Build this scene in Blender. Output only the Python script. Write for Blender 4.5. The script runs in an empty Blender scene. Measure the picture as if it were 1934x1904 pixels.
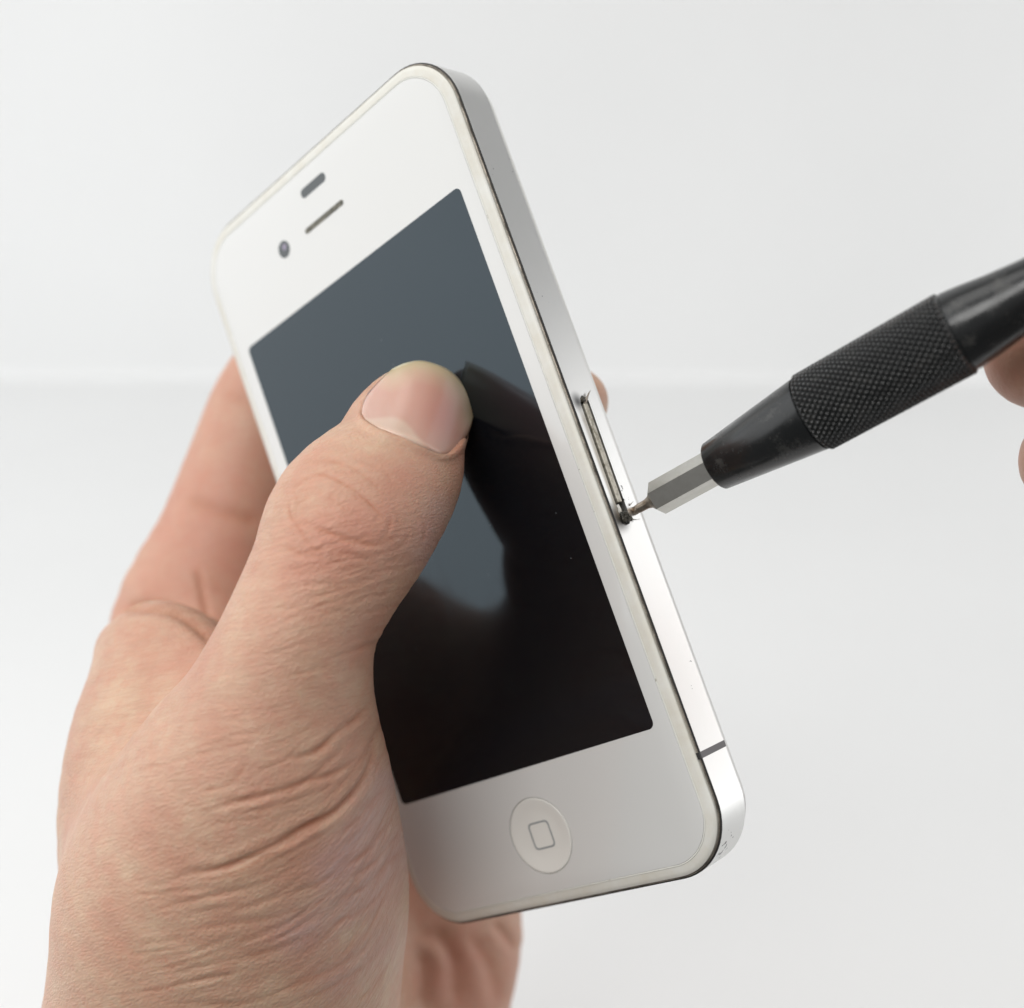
import bpy, bmesh, math, random
import numpy as np
from mathutils import Vector, Matrix

# ------------------------------------------------------------------ camera
scene = bpy.context.scene
PITCH = math.radians(25)
CAM_H = 0.25                                   # camera height over the tabletop, metres
F, CX, CY, PW, PH = 2267.11, 1000.9, 1098.76, 1934.0, 1904.0
cam_d = bpy.data.cameras.new('camera')
cam = bpy.data.objects.new('camera', cam_d)
scene.collection.objects.link(cam)
cam.rotation_euler = (math.pi/2 - PITCH, 0, 0)
cam.location = (0, 0, CAM_H)
cam_d.sensor_width = 36
cam_d.lens = 36*F/PW
cam_d.shift_x = (PW/2 - CX)/PW
cam_d.shift_y = (CY - PH/2)/PW
cam_d.clip_start = 0.005
cam_d.clip_end = 20
cam_d.dof.use_dof = True
cam_d.dof.focus_distance = 0.153
cam_d.dof.aperture_fstop = 13
scene.camera = cam

# ------------------------------------------------------------------ world, lamps, exposure
world = bpy.data.worlds.new('World'); scene.world = world; world.use_nodes = True
bg = world.node_tree.nodes['Background']
bg.inputs[1].default_value = 0.62
# a pale room, dimmer on the viewer's side
_t = world.node_tree
_g = _t.nodes.new('ShaderNodeTexCoord'); _s = _t.nodes.new('ShaderNodeSeparateXYZ'); _r = _t.nodes.new('ShaderNodeValToRGB')
_r2 = _t.nodes.new('ShaderNodeValToRGB'); _x = _t.nodes.new('ShaderNodeMix'); _x.data_type = 'RGBA'; _x.blend_type = 'MULTIPLY'; _x.inputs[0].default_value = 1
_t.links.new(_g.outputs['Generated'], _s.inputs[0])
for _o, _rr in ((1, _r), (2, _r2)):
    _m = _t.nodes.new('ShaderNodeMapRange'); _m.inputs[1].default_value = -1; _m.inputs[2].default_value = 1
    _t.links.new(_s.outputs[_o], _m.inputs[0]); _t.links.new(_m.outputs[0], _rr.inputs[0])
_e = _r.color_ramp.elements; _e[0].position = .10; _e[0].color = (.50, .50, .50, 1); _e[1].position = .42; _e[1].color = (1, 1, 1, 1)
_e = _r2.color_ramp.elements; _e[0].position = .42; _e[0].color = (.32, .32, .32, 1); _e[1].position = .56; _e[1].color = (1, 1, 1, 1)
_t.links.new(_r.outputs[0], _x.inputs[6]); _t.links.new(_r2.outputs[0], _x.inputs[7]); _t.links.new(_x.outputs[2], bg.inputs[0])
scene.view_settings.view_transform = 'Standard'; scene.view_settings.look = 'None'
scene.view_settings.exposure = 0; scene.view_settings.gamma = 1
scene.render.engine = 'CYCLES'

RC = Matrix.Rotation(math.pi/2 - PITCH, 3, 'X')
RCn = np.array(RC)
def Wd(P):                                     # view frame (x right, y down, z forward, mm) -> world metres
    P = np.asarray(P, float)
    return (P*np.array([1, -1, -1])/1000) @ RCn.T + np.array([0, 0, CAM_H])
def px(u, v, z):                               # a point of the view frame seen at u,v and z mm away
    return np.array([(u-CX)/F*z, (v-CY)/F*z, z])

def lamp(name, loc, target, w, h, power, col):
    d = bpy.data.lights.new(name, 'AREA'); d.shape = 'RECTANGLE'; d.size = w; d.size_y = h
    d.energy = power; d.color = col
    o = bpy.data.objects.new(name, d); scene.collection.objects.link(o)
    o.location = loc
    o.rotation_euler = (Vector(target)-Vector(loc)).to_track_quat('-Z', 'Y').to_euler()
    return o
TG = (0.0, 0.15, 0.18)
lamp('window_lamp', (-0.80, 0.15, 0.50), TG, 1.1, 1.1, 4.75, (0.96, 0.985, 1.0))
lamp('ceiling_lamp', (-0.15, 0.20, 1.15), (0, 0.5, 0.2), 0.9, 0.7, 3.9, (1.0, 0.98, 0.95))
lamp('fill_lamp', (-0.30, -0.45, 0.75), (0.03, .15, .16), 0.55, 0.30, 3.3, (1.0, 0.99, 0.97))  # unseen lamp, added to brighten the lower phone face
lamp('added_side_lamp', (0.85, 0.40, 0.22), TG, 0.8, 0.6, 2.3, (1.0, 1.0, 1.0))  # unseen lamp, added for a bright reflection in the steel band

# ------------------------------------------------------------------ helpers
def new_obj(name, verts, faces, mat=None, parent=None, smooth=True, mats=None, fmat=None):
    me = bpy.data.meshes.new(name)
    me.from_pydata([tuple(v) for v in verts], [], [tuple(f) for f in faces])
    me.update()
    o = bpy.data.objects.new(name, me); scene.collection.objects.link(o)
    for m in (mats or ([mat] if mat else [])): me.materials.append(m)
    if fmat is not None: me.polygons.foreach_set('material_index', fmat)
    me.polygons.foreach_set('use_smooth', [smooth]*len(me.polygons))
    if parent is not None: o.parent = parent
    return o
def from_bm(name, bm, mat, parent=None, smooth=True, sharp=None):
    me = bpy.data.meshes.new(name); bm.normal_update(); bm.to_mesh(me); bm.free()
    o = bpy.data.objects.new(name, me); scene.collection.objects.link(o)
    me.materials.append(mat)
    me.polygons.foreach_set('use_smooth', [smooth]*len(me.polygons))
    if sharp is not None and smooth: me.set_sharp_from_angle(angle=math.radians(sharp))
    if parent is not None: o.parent = parent
    return o
def tag(o, label=None, cat=None, group=None, kind=None):
    if label: o['label'] = label
    if cat: o['category'] = cat
    if group: o['group'] = group
    if kind: o['kind'] = kind
    return o
def mat(name, col=(.8, .8, .8), rough=.5, metal=0.0, **kw):
    m = bpy.data.materials.new(name); m.use_nodes = True
    b = m.node_tree.nodes['Principled BSDF']
    b.inputs['Base Color'].default_value = (*col, 1)
    b.inputs['Roughness'].default_value = rough
    b.inputs['Metallic'].default_value = metal
    for k, v in kw.items(): b.inputs[k.replace('_', ' ')].default_value = v
    return m, m.node_tree, b
def nd(nt, typ, **kw):
    n = nt.nodes.new(typ)
    for k, v in kw.items():
        if k.startswith('i_'):
            key = k[2:]
            n.inputs[int(key) if key.isdigit() else key.replace('_', ' ')].default_value = v
        else: setattr(n, k, v)
    return n
def ramp(nt, src, stops):
    r = nt.nodes.new('ShaderNodeValToRGB'); e = r.color_ramp.elements
    while len(e) < len(stops): e.new(0.5)
    for k, (p, c) in enumerate(stops):
        e[k].position = p; e[k].color = (*c, 1) if len(c) == 3 else c
    nt.links.new(src, r.inputs[0]); return r
def mixc(nt, fac, a, b, mode='MIX'):
    n = nt.nodes.new('ShaderNodeMix'); n.data_type = 'RGBA'; n.blend_type = mode
    for s, v in ((0, fac), (6, a), (7, b)):
        if isinstance(v, (int, float)): n.inputs[s].default_value = v
        elif isinstance(v, tuple): n.inputs[s].default_value = (*v, 1)
        else: nt.links.new(v, n.inputs[s])
    return n.outputs[2]
def math_n(nt, op, a, b=None, c=None):
    n = nt.nodes.new('ShaderNodeMath'); n.operation = op
    for s, v in enumerate((a, b, c)):
        if v is None: continue
        if isinstance(v, (int, float)): n.inputs[s].default_value = v
        else: nt.links.new(v, n.inputs[s])
    return n.outputs[0]

# ------------------------------------------------------------------ setting: white paper sweep
def paper(name, k=1.0):
    m, nt, b = mat(name, (.82, .825, .83), .7)
    tc = nd(nt, 'ShaderNodeTexCoord')
    n = nd(nt, 'ShaderNodeTexNoise', i_Scale=3.0, i_Detail=3.0)
    nt.links.new(tc.outputs['Object'], n.inputs['Vector'])
    r = ramp(nt, n.outputs[0], [(.3, (.81*k, .815*k, .815*k)), (.7, (.85*k, .855*k, .855*k))])
    nt.links.new(r.outputs[0], b.inputs['Base Color'])
    return m
m_table = paper('white_tabletop', .90); m_wall = paper('white_wall', .98)
YW = 0.885
tt = new_obj('tabletop', [(-3, .08, 0), (3, .08, 0), (3, YW-.026, 0), (-3, YW+.054, 0)], [(0, 1, 2, 3)], m_table, smooth=False)
tag(tt, kind='structure')
# wall, with a soft paper cove where it meets the tabletop
vs = []; fs = []; prof = [(YW-.006+.006*math.sin(a), .006-.006*math.cos(a)) for a in np.linspace(0, math.pi/2, 7)]+[(YW, 2.2)]
for y, z in prof: vs += [(-3, y+.06, z), (3, y-.02, z)]
for i in range(len(prof)-1): fs.append((2*i, 2*i+1, 2*i+3, 2*i+2))
wl = new_obj('wall', vs, fs, m_wall)
tag(wl, kind='structure')

# ------------------------------------------------------------------ phone
PR = np.array([[0.7147806187641836, -0.33390276817531966, -0.6144897138631285],
               [-0.3161819092387065, -0.9380234160081455, 0.1419192421348496],
               [-0.6237929683067107, 0.09284940722924674, -0.776054972451075]])
PT = np.array([-14.457746582537942, -9.233573553852398, 171.76603278069345])
def root(name, Rv, tv):
    o = bpy.data.objects.new(name, None); scene.collection.objects.link(o)
    o.empty_display_size = .01
    R = RCn @ np.diag([1, -1, -1]) @ np.asarray(Rv)
    M = Matrix(R.tolist()).to_4x4(); M.translation = Vector(Wd(tv))
    o.matrix_world = M
    return o
phone = root('phone', PR, PT)
tag(phone, 'white touchscreen phone with steel edge and round home button, held upright in the left hand', 'phone')

m_white, nt, b = mat('white_glass', (.665, .665, .65), .12, Coat_Weight=.6, Coat_Roughness=.03)
m_scr, nt, b = mat('screen_glass', (.004, .0045, .006), .03, Specular_IOR_Level=.66)
b.inputs['Specular Tint'].default_value = (.76, .94, 1.06, 1)
tc = nd(nt, 'ShaderNodeTexCoord')
n1 = nd(nt, 'ShaderNodeTexNoise', i_Scale=90.0, i_Detail=5.0, i_Roughness=.65)
mp = nd(nt, 'ShaderNodeMapping'); mp.inputs['Scale'].default_value = (1, .35, 1); mp.inputs['Rotation'].default_value = (0, 0, .6)
nt.links.new(tc.outputs['Object'], mp.inputs[0]); nt.links.new(mp.outputs[0], n1.inputs['Vector'])
r1 = ramp(nt, n1.outputs[0], [(.40, (.05, .05, .05)), (.62, (.13, .13, .13)), (.75, (.24, .24, .24))])
nt.links.new(r1.outputs[0], b.inputs['Roughness'])
n2 = nd(nt, 'ShaderNodeTexVoronoi', i_Scale=420.0)
nt.links.new(tc.outputs['Object'], n2.inputs['Vector'])
r2 = ramp(nt, n2.outputs[0], [(.0, (.30, .31, .32)), (.045, (.004, .0045, .006))])
n3 = nd(nt, 'ShaderNodeTexNoise', i_Scale=60.0)
nt.links.new(tc.outputs['Object'], n3.inputs['Vector'])
r3 = ramp(nt, n3.outputs[0], [(.54, (0, 0, 0)), (.62, (1, 1, 1))])
nt.links.new(mixc(nt, r3.outputs[0], (.004, .0045, .006), r2.outputs[0]), b.inputs['Base Color'])

def edge_dirt(name, base, dirt, rough, scale, lo, hi, metal=0.0):
    m, nt, b = mat(name, base, rough, metal)
    tc = nd(nt, 'ShaderNodeTexCoord')
    n = nd(nt, 'ShaderNodeTexNoise', i_Scale=scale, i_Detail=6.0, i_Roughness=.7)
    nt.links.new(tc.outputs['Object'], n.inputs['Vector'])
    r = ramp(nt, n.outputs[0], [(lo, dirt), (hi, base)])
    nt.links.new(r.outputs[0], b.inputs['Base Color'])
    return m
m_cream = edge_dirt('worn_cream_plastic', (.71, .705, .66), (.64, .61, .53), .4, 160, .3, .65)
m_step = edge_dirt('bezel_line', (.74, .74, .69), (.34, .31, .25), .35, 700, .33, .38)
m_gask = edge_dirt('tarnished_inner_rim', (.34, .30, .25), (.10, .085, .07), .42, 500, .35, .6, .6)
m_dark = edge_dirt('dark_gap', (.012, .012, .013), (.03, .028, .025), .6, 500, .4, .6)
m_steel, nt, b = mat('satin_steel', (.72, .72, .71), .34, 1.0)
tc = nd(nt, 'ShaderNodeTexCoord')
n = nd(nt, 'ShaderNodeTexNoise', i_Scale=2600.0, i_Detail=2.0)
nt.links.new(tc.outputs['Object'], n.inputs['Vector'])
bp = nd(nt, 'ShaderNodeBump', i_Strength=.10, i_Distance=.00005)
nt.links.new(n.outputs[0], bp.inputs['Height']); nt.links.new(bp.outputs[0], b.inputs['Normal'])
n2 = nd(nt, 'ShaderNodeTexNoise', i_Scale=1500.0, i_Detail=2.0)
nt.links.new(tc.outputs['Object'], n2.inputs['Vector'])
n3 = nd(nt, 'ShaderNodeTexNoise', i_Scale=150.0, i_Detail=1.0)
nt.links.new(tc.outputs['Object'], n3.inputs['Vector'])
sp = math_n(nt, 'MULTIPLY', n2.outputs[0], n3.outputs[0])
r = ramp(nt, sp, [(.465, (.72, .72, .71)), (.49, (.15, .15, .15))])
def dent_shade(y, z, rad):                           # soft dark shade of a dent, put into the band colour, phone coordinates in mm
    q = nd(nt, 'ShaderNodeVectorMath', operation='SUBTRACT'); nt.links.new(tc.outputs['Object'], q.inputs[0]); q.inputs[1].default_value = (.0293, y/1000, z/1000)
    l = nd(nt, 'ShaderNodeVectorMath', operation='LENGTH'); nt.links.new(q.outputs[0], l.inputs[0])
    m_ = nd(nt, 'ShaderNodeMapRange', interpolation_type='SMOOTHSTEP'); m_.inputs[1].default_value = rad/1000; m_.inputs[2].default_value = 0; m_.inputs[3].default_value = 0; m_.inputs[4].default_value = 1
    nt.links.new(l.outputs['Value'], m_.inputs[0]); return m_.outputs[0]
c_ = mixc(nt, math_n(nt, 'MULTIPLY', dent_shade(4.8, -2.2, 1.9), 1.0), r.outputs[0], (.10, .10, .10))
c_ = mixc(nt, math_n(nt, 'MULTIPLY', dent_shade(-11.2, -2.2, 2.6), 1.0), c_, (.06, .06, .06))
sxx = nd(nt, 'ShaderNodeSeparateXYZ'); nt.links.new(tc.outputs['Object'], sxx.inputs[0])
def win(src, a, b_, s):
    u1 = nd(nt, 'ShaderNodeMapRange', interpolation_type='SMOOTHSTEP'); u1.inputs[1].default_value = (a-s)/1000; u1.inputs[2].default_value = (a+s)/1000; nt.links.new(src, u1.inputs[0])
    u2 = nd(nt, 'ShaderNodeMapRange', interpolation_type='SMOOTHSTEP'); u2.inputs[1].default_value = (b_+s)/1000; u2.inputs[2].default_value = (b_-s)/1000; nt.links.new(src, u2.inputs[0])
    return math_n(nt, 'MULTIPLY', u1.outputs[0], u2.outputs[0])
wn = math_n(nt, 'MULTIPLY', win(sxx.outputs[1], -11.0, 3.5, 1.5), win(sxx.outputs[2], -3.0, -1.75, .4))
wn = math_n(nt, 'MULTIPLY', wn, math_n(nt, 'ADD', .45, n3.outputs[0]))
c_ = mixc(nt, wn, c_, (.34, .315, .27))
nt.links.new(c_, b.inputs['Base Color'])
m_back = mat('white_back_glass', (.74, .745, .73), .1)[0]
m_grey = mat('grey_plastic', (.13, .125, .13), .5)[0]
m_logo = mat('grey_print', (.27, .29, .30), .4)[0]
m_lens = mat('camera_lens_glass', (.075, .085, .09), .1)[0]
m_mesh = edge_dirt('speaker_mesh', (.20, .19, .15), (.06, .06, .05), .7, 1800, .4, .6)
m_tray = edge_dirt('worn_tray_steel', (.52, .49, .42), (.20, .18, .13), .45, 900, .36, .55, .5)
m_soot = edge_dirt('blackened_metal', (.02, .02, .018), (.10, .09, .07), .5, 1500, .35, .6, .5)

def rrect(W, H, r, n=14):                      # outline, counter-clockwise, mm
    pts = []
    for cx, cy, a0 in ((W-r, H-r, 0), (-W+r, H-r, 90), (-W+r, -H+r, 180), (W-r, -H+r, 270)):
        for k in range(n+1):
            a = math.radians(a0+90*k/n); pts.append((cx+r*math.cos(a), cy+r*math.sin(a)))
    return pts
def ring_loft(name, rings, m, parent, cap0=False, cap1=False, smooth=True, sharp=35):
    vs = []; fs = []; n = len(rings[0][0])
    for pts, z in rings: vs += [(x/1000, y/1000, z/1000) for x, y in pts]
    for k in range(len(rings)-1):
        for i in range(n):
            j = (i+1) % n
            fs.append((k*n+i, k*n+j, (k+1)*n+j, (k+1)*n+i))
    if cap0: fs.append(tuple(range(n))[::-1])
    if cap1: fs.append(tuple((len(rings)-1)*n+i for i in range(n)))
    o = new_obj(name, vs, fs, m, parent, smooth)
    bm = bmesh.new(); bm.from_mesh(o.data); bmesh.ops.recalc_face_normals(bm, faces=bm.faces)
    bm.to_mesh(o.data); bm.free()
    if smooth: o.data.set_sharp_from_angle(angle=math.radians(sharp))
    return o
GW, GH = 27.2, 55.7
O = lambda d: rrect(29.3-d, 57.6-d, 8.9-d if d < 8 else 1)
# front glass (white border), hole-free sheet under the screen sheet
fg = ring_loft('front_glass', [(O(2.1), -.8), (O(2.1), -.06), (O(2.14), -.015), (O(2.22), 0)], m_white, phone, cap0=True, cap1=True)
ring_loft('glass_edge_line', [(O(2.09), -.10), (O(2.05), -.03), (O(1.93), -.02), (O(1.88), -.10)], m_step, phone)
ring_loft('plastic_bezel', [(O(1.87), -.3), (O(1.86), -.07), (O(1.1), -.14), (O(.65), -.26), (O(.46), -.46), (O(.44), -.9)], m_cream, phone)
ring_loft('inner_rim', [(O(.42), -1.2), (O(.40), -.78), (O(.32), -.68), (O(.22), -.72), (O(.19), -1.2)], m_gask, phone)
ring_loft('rim_gap', [(O(.24), -.92), (O(.05), -.90), (O(.004), -.92), (O(.002), -1.02)], m_dark, phone)
# steel band
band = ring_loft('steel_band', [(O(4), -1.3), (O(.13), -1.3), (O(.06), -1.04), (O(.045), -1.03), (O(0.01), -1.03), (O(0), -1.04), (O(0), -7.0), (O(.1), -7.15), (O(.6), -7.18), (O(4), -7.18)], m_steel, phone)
bb = bmesh.new(); bb.from_mesh(band.data)
n0 = 15*4
vv = list(bb.verts); 
for i in range(n0):
    j = (i+1) % n0
    bb.faces.new((vv[i], vv[j], vv[9*n0+j], vv[9*n0+i]))
bmesh.ops.recalc_face_normals(bb, faces=bb.faces); bb.to_mesh(band.data); bb.free()
# the slot milled into the right side of the band
SY0, SY1, SZ0, SZ1 = -12.0, 5.6, -4.65, -2.65
zz = lambda y: (5-y)*.022                      # the slot runs a touch askew
def stadium(y0, y1, z0, z1, n=6):
    r = (z1-z0)/2; zc = (z0+z1)/2; pts = []
    for k in range(n+1):
        a = math.pi*k/n; pts.append((y1-r+r*math.sin(a), zc-r*math.cos(a)))
    for k in range(n+1):
        a = math.pi*k/n; pts.append((y0+r-r*math.sin(a), zc+r*math.cos(a)))
    return pts
def slab_x(name, pts, x0, x1, m, parent=None, bev=0):
    n = len(pts)
    vs = [(x0/1000, y/1000, z/1000) for y, z in pts]+[(x1/1000, y/1000, z/1000) for y, z in pts]
    fs = [tuple(range(n)), tuple(range(2*n-1, n-1, -1))]+[(i, n+i, n+(i+1) % n, (i+1) % n) for i in range(n)]
    o = new_obj(name, vs, fs, m, parent, smooth=False)
    bm = bmesh.new(); bm.from_mesh(o.data); bmesh.ops.recalc_face_normals(bm, faces=bm.faces)
    if bev:
        bmesh.ops.bevel(bm, geom=[e for e in bm.edges if min(v.co.x for v in e.verts) > (x1-.001)/1000], offset=bev/1000, segments=2, profile=.5, affect='EDGES')
    bm.to_mesh(o.data); bm.free(); return o
# slot outline with chewed ends
random.seed(4)
out = stadium(SY0, SY1, SZ0, SZ1, 8)
out = [(y+(random.uniform(-.14, .14) if (y > 4.8 or y < -10.5) else 0),
        z+zz(y)+(random.uniform(-.10, .10) if (y > 4.8 or y < -10.5) else 0)) for y, z in out]
cut = slab_x('slot_cutter', out, 26.5, 30.5, m_dark)
cut.parent = phone
md = band.modifiers.new('b', 'BOOLEAN'); md.object = cut; md.operation = 'DIFFERENCE'; md.solver = 'EXACT'
bpy.context.view_layer.update()
dg = bpy.context.evaluated_depsgraph_get()
me2 = bpy.data.meshes.new_from_object(band.evaluated_get(dg)); band.modifiers.clear(); band.data = me2
me2.set_sharp_from_angle(angle=math.radians(16))
bpy.data.objects.remove(cut)
slab_x('slot_cavity', stadium(SY0-.3, SY1+.3, SZ0-.3, SZ1+.3), 26.2, 26.45, m_dark, phone)
tray = slab_x('slot_tray', [(4.55, -3.42), (4.6, -4.35), (-9.2, -4.35+.31), (-9.2, -3.42+.31)], 26.6, 29.26, m_tray, phone, .08)
slab_x('spring_contact', [(-9.5, -2.55), (-9.45, -3.2), (-10.1, -3.35), (-10.7, -3.3), (-10.9, -2.9), (-10.6, -2.6), (-10.1, -2.7)], 27, 29.15, mat('bare_steel', (.78, .77, .72), .45, .6)[0], phone, .05)
# blackened swarf chips packed at both ends of the slot
bm = bmesh.new()
for k in range(34):
    if k < 28: y, z, x = random.uniform(-12.2, -10.8), random.uniform(-4.4, -2.6), random.uniform(28.9, 29.55)
    else: y, z, x = random.uniform(4.8, 5.5), random.uniform(-4.0, -3.3), random.uniform(28.3, 29.2)
    r = random.uniform(.18, .42)/1000
    mt = Matrix.Translation((x/1000, y/1000, z/1000)) @ Matrix.Rotation(random.uniform(0, 3), 4, 'X') @ Matrix.Diagonal((random.uniform(.6, 1.3), random.uniform(.6, 1.6), 1, 1))
    g = bmesh.ops.create_icosphere(bm, subdivisions=2, radius=r, matrix=mt)
    for v in g['verts']: v.co += Vector([random.uniform(-.05, .05)/1000 for _ in range(3)])
from_bm('metal_swarf', bm, m_soot, phone, smooth=False)
# curled burrs raised at the ends of the slot
def burr(pts, w, m):
    vs = []; fs = []
    for i, p in enumerate(pts):
        ww = w*(1-i/(len(pts)-1))**.8+.03
        for s in (-1, 1): vs.append((p[0]/1000, (p[1])/1000, (p[2]+s*ww/2)/1000))
        for s in (-1, 1): vs.append(((p[0]-.10)/1000, (p[1]-.05)/1000, (p[2]+s*ww/2)/1000))
    for i in range(len(pts)-1):
        a = 4*i; b_ = a+4
        fs += [(a, a+1, b_+1, b_), (a+2, b_+2, b_+3, a+3), (a, b_, b_+2, a+2), (a+1, a+3, b_+3, b_+1)]
    return new_obj('metal_burr', vs, fs, m, phone)
burr([(29.15, 4.6, -3.9), (29.35, 5.0, -4.1), (29.55, 5.4, -4.35), (29.75, 5.9, -4.8), (29.8, 6.2, -5.3)], .8, m_gask)
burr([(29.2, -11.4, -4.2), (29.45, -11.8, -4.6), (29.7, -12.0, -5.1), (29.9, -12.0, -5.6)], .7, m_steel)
burr([(29.2, -10.1, -4.9), (29.5, -9.7, -5.5), (29.7, -9.5, -5.9)], .4, m_gask)

ring_loft('back_glass', [(O(1.2), -7.0), (O(.9), -7.4), (O(.9), -8.9), (O(1.2), -9.2), (O(1.6), -9.3)], m_back, phone, cap1=True)
def sheet(name, pts, z, m, parent=phone, th=.004):
    return ring_loft(name, [(pts, z-th), (pts, z)], m, parent, cap1=True, sharp=20)
screen = sheet('screen', rrect(24.75, 38.0, .9, 5), .010, m_scr)
def circ(cx, cy, r, n=64, ry=None):
    return [(cx+r*math.cos(2*math.pi*k/n), cy+(ry or r)*math.sin(2*math.pi*k/n)) for k in range(n)]
HY = -47.6
# home button: shallow dish set in a hole through the glass
cutb = ring_loft('button_cutter', [(circ(0, HY, 5.50, 96), -.55), (circ(0, HY, 5.50, 96), .5)], m_white, phone, cap0=True, cap1=True)
md = fg.modifiers.new('b', 'BOOLEAN'); md.object = cutb; md.operation = 'DIFFERENCE'; md.solver = 'EXACT'
bpy.context.view_layer.update(); dg = bpy.context.evaluated_depsgraph_get()
me2 = bpy.data.meshes.new_from_object(fg.evaluated_get(dg)); fg.modifiers.clear(); fg.data = me2; me2.set_sharp_from_angle(angle=math.radians(30))
bpy.data.objects.remove(cutb)
def lathe_z(name, prof, cx, cy, m, parent, n=96):
    rings = [([(cx+r*math.cos(2*math.pi*k/n), cy+r*math.sin(2*math.pi*k/n)) for k in range(n)], z) for r, z in prof]
    return ring_loft(name, rings, m, parent, sharp=50)
m_btn = mat('home_button_plastic', (.76, .75, .71), .22)[0]
m_moat = edge_dirt('button_groove', (.50, .50, .46), (.22, .20, .16), .5, 500, .3, .5)
hb = lathe_z('home_button', [(.01, -.30), (2.9, -.30), (3.6, -.24), (4.5, -.11), (5.15, -.01), (5.32, .0), (5.38, -.05), (5.38, -.5)], 0, HY, m_btn, phone)
lathe_z('button_groove', [(5.36, -.22), (5.50, -.22)], 0, HY, m_moat, hb)
# rounded-square print on it
a = rrect(1.95, 1.95, .7, 6); bq = rrect(1.70, 1.70, .52, 6)
sq = ring_loft('button_symbol', [([(x, y+HY) for x, y in a], -.34), ([(x, y+HY) for x, y in a], -.285), ([(x, y+HY) for x, y in bq], -.285), ([(x, y+HY) for x, y in bq], -.34)], m_logo, hb, smooth=False)
# earpiece, sensor, front camera
def pill(cx, cy, hw, hh):
    return [(x+cx, y+cy) for x, y in rrect(hw, hh, hh*.98, 8)]
ep = sheet('earpiece', pill(0, 47.2, 4.75, .55), .006, m_white)
ep2 = sheet('speaker_mesh', pill(0, 47.2, 4.55, .42), .011, m_mesh, ep)
sheet('proximity_sensor', pill(0, 52.3, 2.9, .72), .008, m_lens)
fc = sheet('front_camera', circ(-9.9, 47.3, 1.3, 40), .008, m_lens)
sheet('lens', circ(-9.7, 47.6, .5, 24), .013, mat('lens_coating', (.25, .22, .30), .1)[0], fc)
# antenna break in the band (a slim insert standing a hair proud)
def antenna(y, side):
    x0, x1 = (29.2, 29.315) if side > 0 else (-29.315, -29.2)
    o = slab_x('antenna_line', [(y-.42, -.93), (y+.42, -.93), (y+.42, -7.1), (y-.42, -7.1)], x0, x1, m_grey, phone)
    slab_x('antenna_line_edge', [(y-.42, -.60), (y+.42, -.60), (y+.42, -.92), (y-.42, -.92)], side*28.6 if side > 0 else -29.3, 29.31 if side > 0 else -28.6, m_dark, o)
    return o
antenna(-43.0, 1); antenna(-43.0, -1)

# ------------------------------------------------------------------ screwdriver, local z from the tip back along the shaft
TIP = px(1196, 966, 157.0)
END = px(1810, 627, 134.0)
ax = (END-TIP); LEN = np.linalg.norm(ax); ax /= LEN
up = np.array([0, -1, 0]); xx = np.cross(up, ax); xx /= np.linalg.norm(xx); yy = np.cross(ax, xx)
def s_at(u, v):                                # distance along the shaft seen nearest u,v
    s = np.linspace(0, 90, 1801); P = TIP+s[:, None]*ax
    q = np.stack([CX+F*P[:, 0]/P[:, 2], CY+F*P[:, 1]/P[:, 2]], 1)
    return float(s[np.hypot(q[:, 0]-u, q[:, 1]-v).argmin()])
driver = root('screwdriver', np.stack([xx, yy, ax], 1), TIP)
tag(driver, 'black precision screwdriver with knurled metal grip, steel bit in the side slot', 'screwdriver')
S_HEX = s_at(1240, 943); S_COL = s_at(1349, 881); S_KN = s_at(1530, 781); S_KE = s_at(1812, 626)
m_bit = edge_dirt('bit_steel', (.60, .595, .56), (.52, .51, .47), .3, 900, .3, .7, 1.0)
m_neck = edge_dirt('brown_heat_tinted_steel', (.62, .56, .48), (.28, .21, .16), .35, 600, .35, .65, 1.0)
m_blk = mat('black_anodised_metal', (.010, .011, .012), .17, Specular_IOR_Level=.5)[0]
m_kn = mat('black_knurled_metal', (.03, .031, .032), .22, Specular_IOR_Level=1.0)[0]
for m_ in (m_blk, m_kn):
    t_ = m_.node_tree; b2 = t_.nodes['Principled BSDF']; tc2 = nd(t_, 'ShaderNodeTexCoord')
    q2 = nd(t_, 'ShaderNodeTexNoise', i_Scale=420.0, i_Detail=5.0, i_Roughness=.7); t_.links.new(tc2.outputs['Object'], q2.inputs['Vector'])
    t_.links.new(ramp(t_, q2.outputs[0], [(.35, (.12, .12, .12)), (.7, (.34, .34, .34))]).outputs[0], b2.inputs['Roughness'])
    t_.links.new(ramp(t_, q2.outputs[0], [(.55, (.011, .012, .0125) if m_ is m_blk else (.026, .027, .027)), (.75, (.05, .05, .047))]).outputs[0], b2.inputs['Base Color'])
def lathe_s(name, prof, m, parent, n=72, cap=False, sharp=40):
    rings = [([(r*math.cos(2*math.pi*k/n), r*math.sin(2*math.pi*k/n)) for k in range(n)], s) for s, r in prof]
    return ring_loft(name, rings, m, parent, cap0=cap, cap1=cap, sharp=sharp)
# hexagonal bit
hexa = lambda r, rot=math.radians(47): [(r*math.cos(rot+math.pi*k/3), r*math.sin(rot+math.pi*k/3)) for k in range(6)]
ring_loft('hex_bit', [(hexa(1.5), S_HEX-.45), (hexa(2.31), S_HEX+.15), (hexa(2.31), S_COL+2)], m_bit, driver, cap0=True, smooth=False)
lathe_s('bit_neck', [(.35, .42), (.5, .55), (1.0, .62), (2.2, .66), (S_HEX-.9, .85), (S_HEX-.3, 1.35), (S_HEX+.05, 1.9)], m_neck, driver, 32, cap=True)
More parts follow.
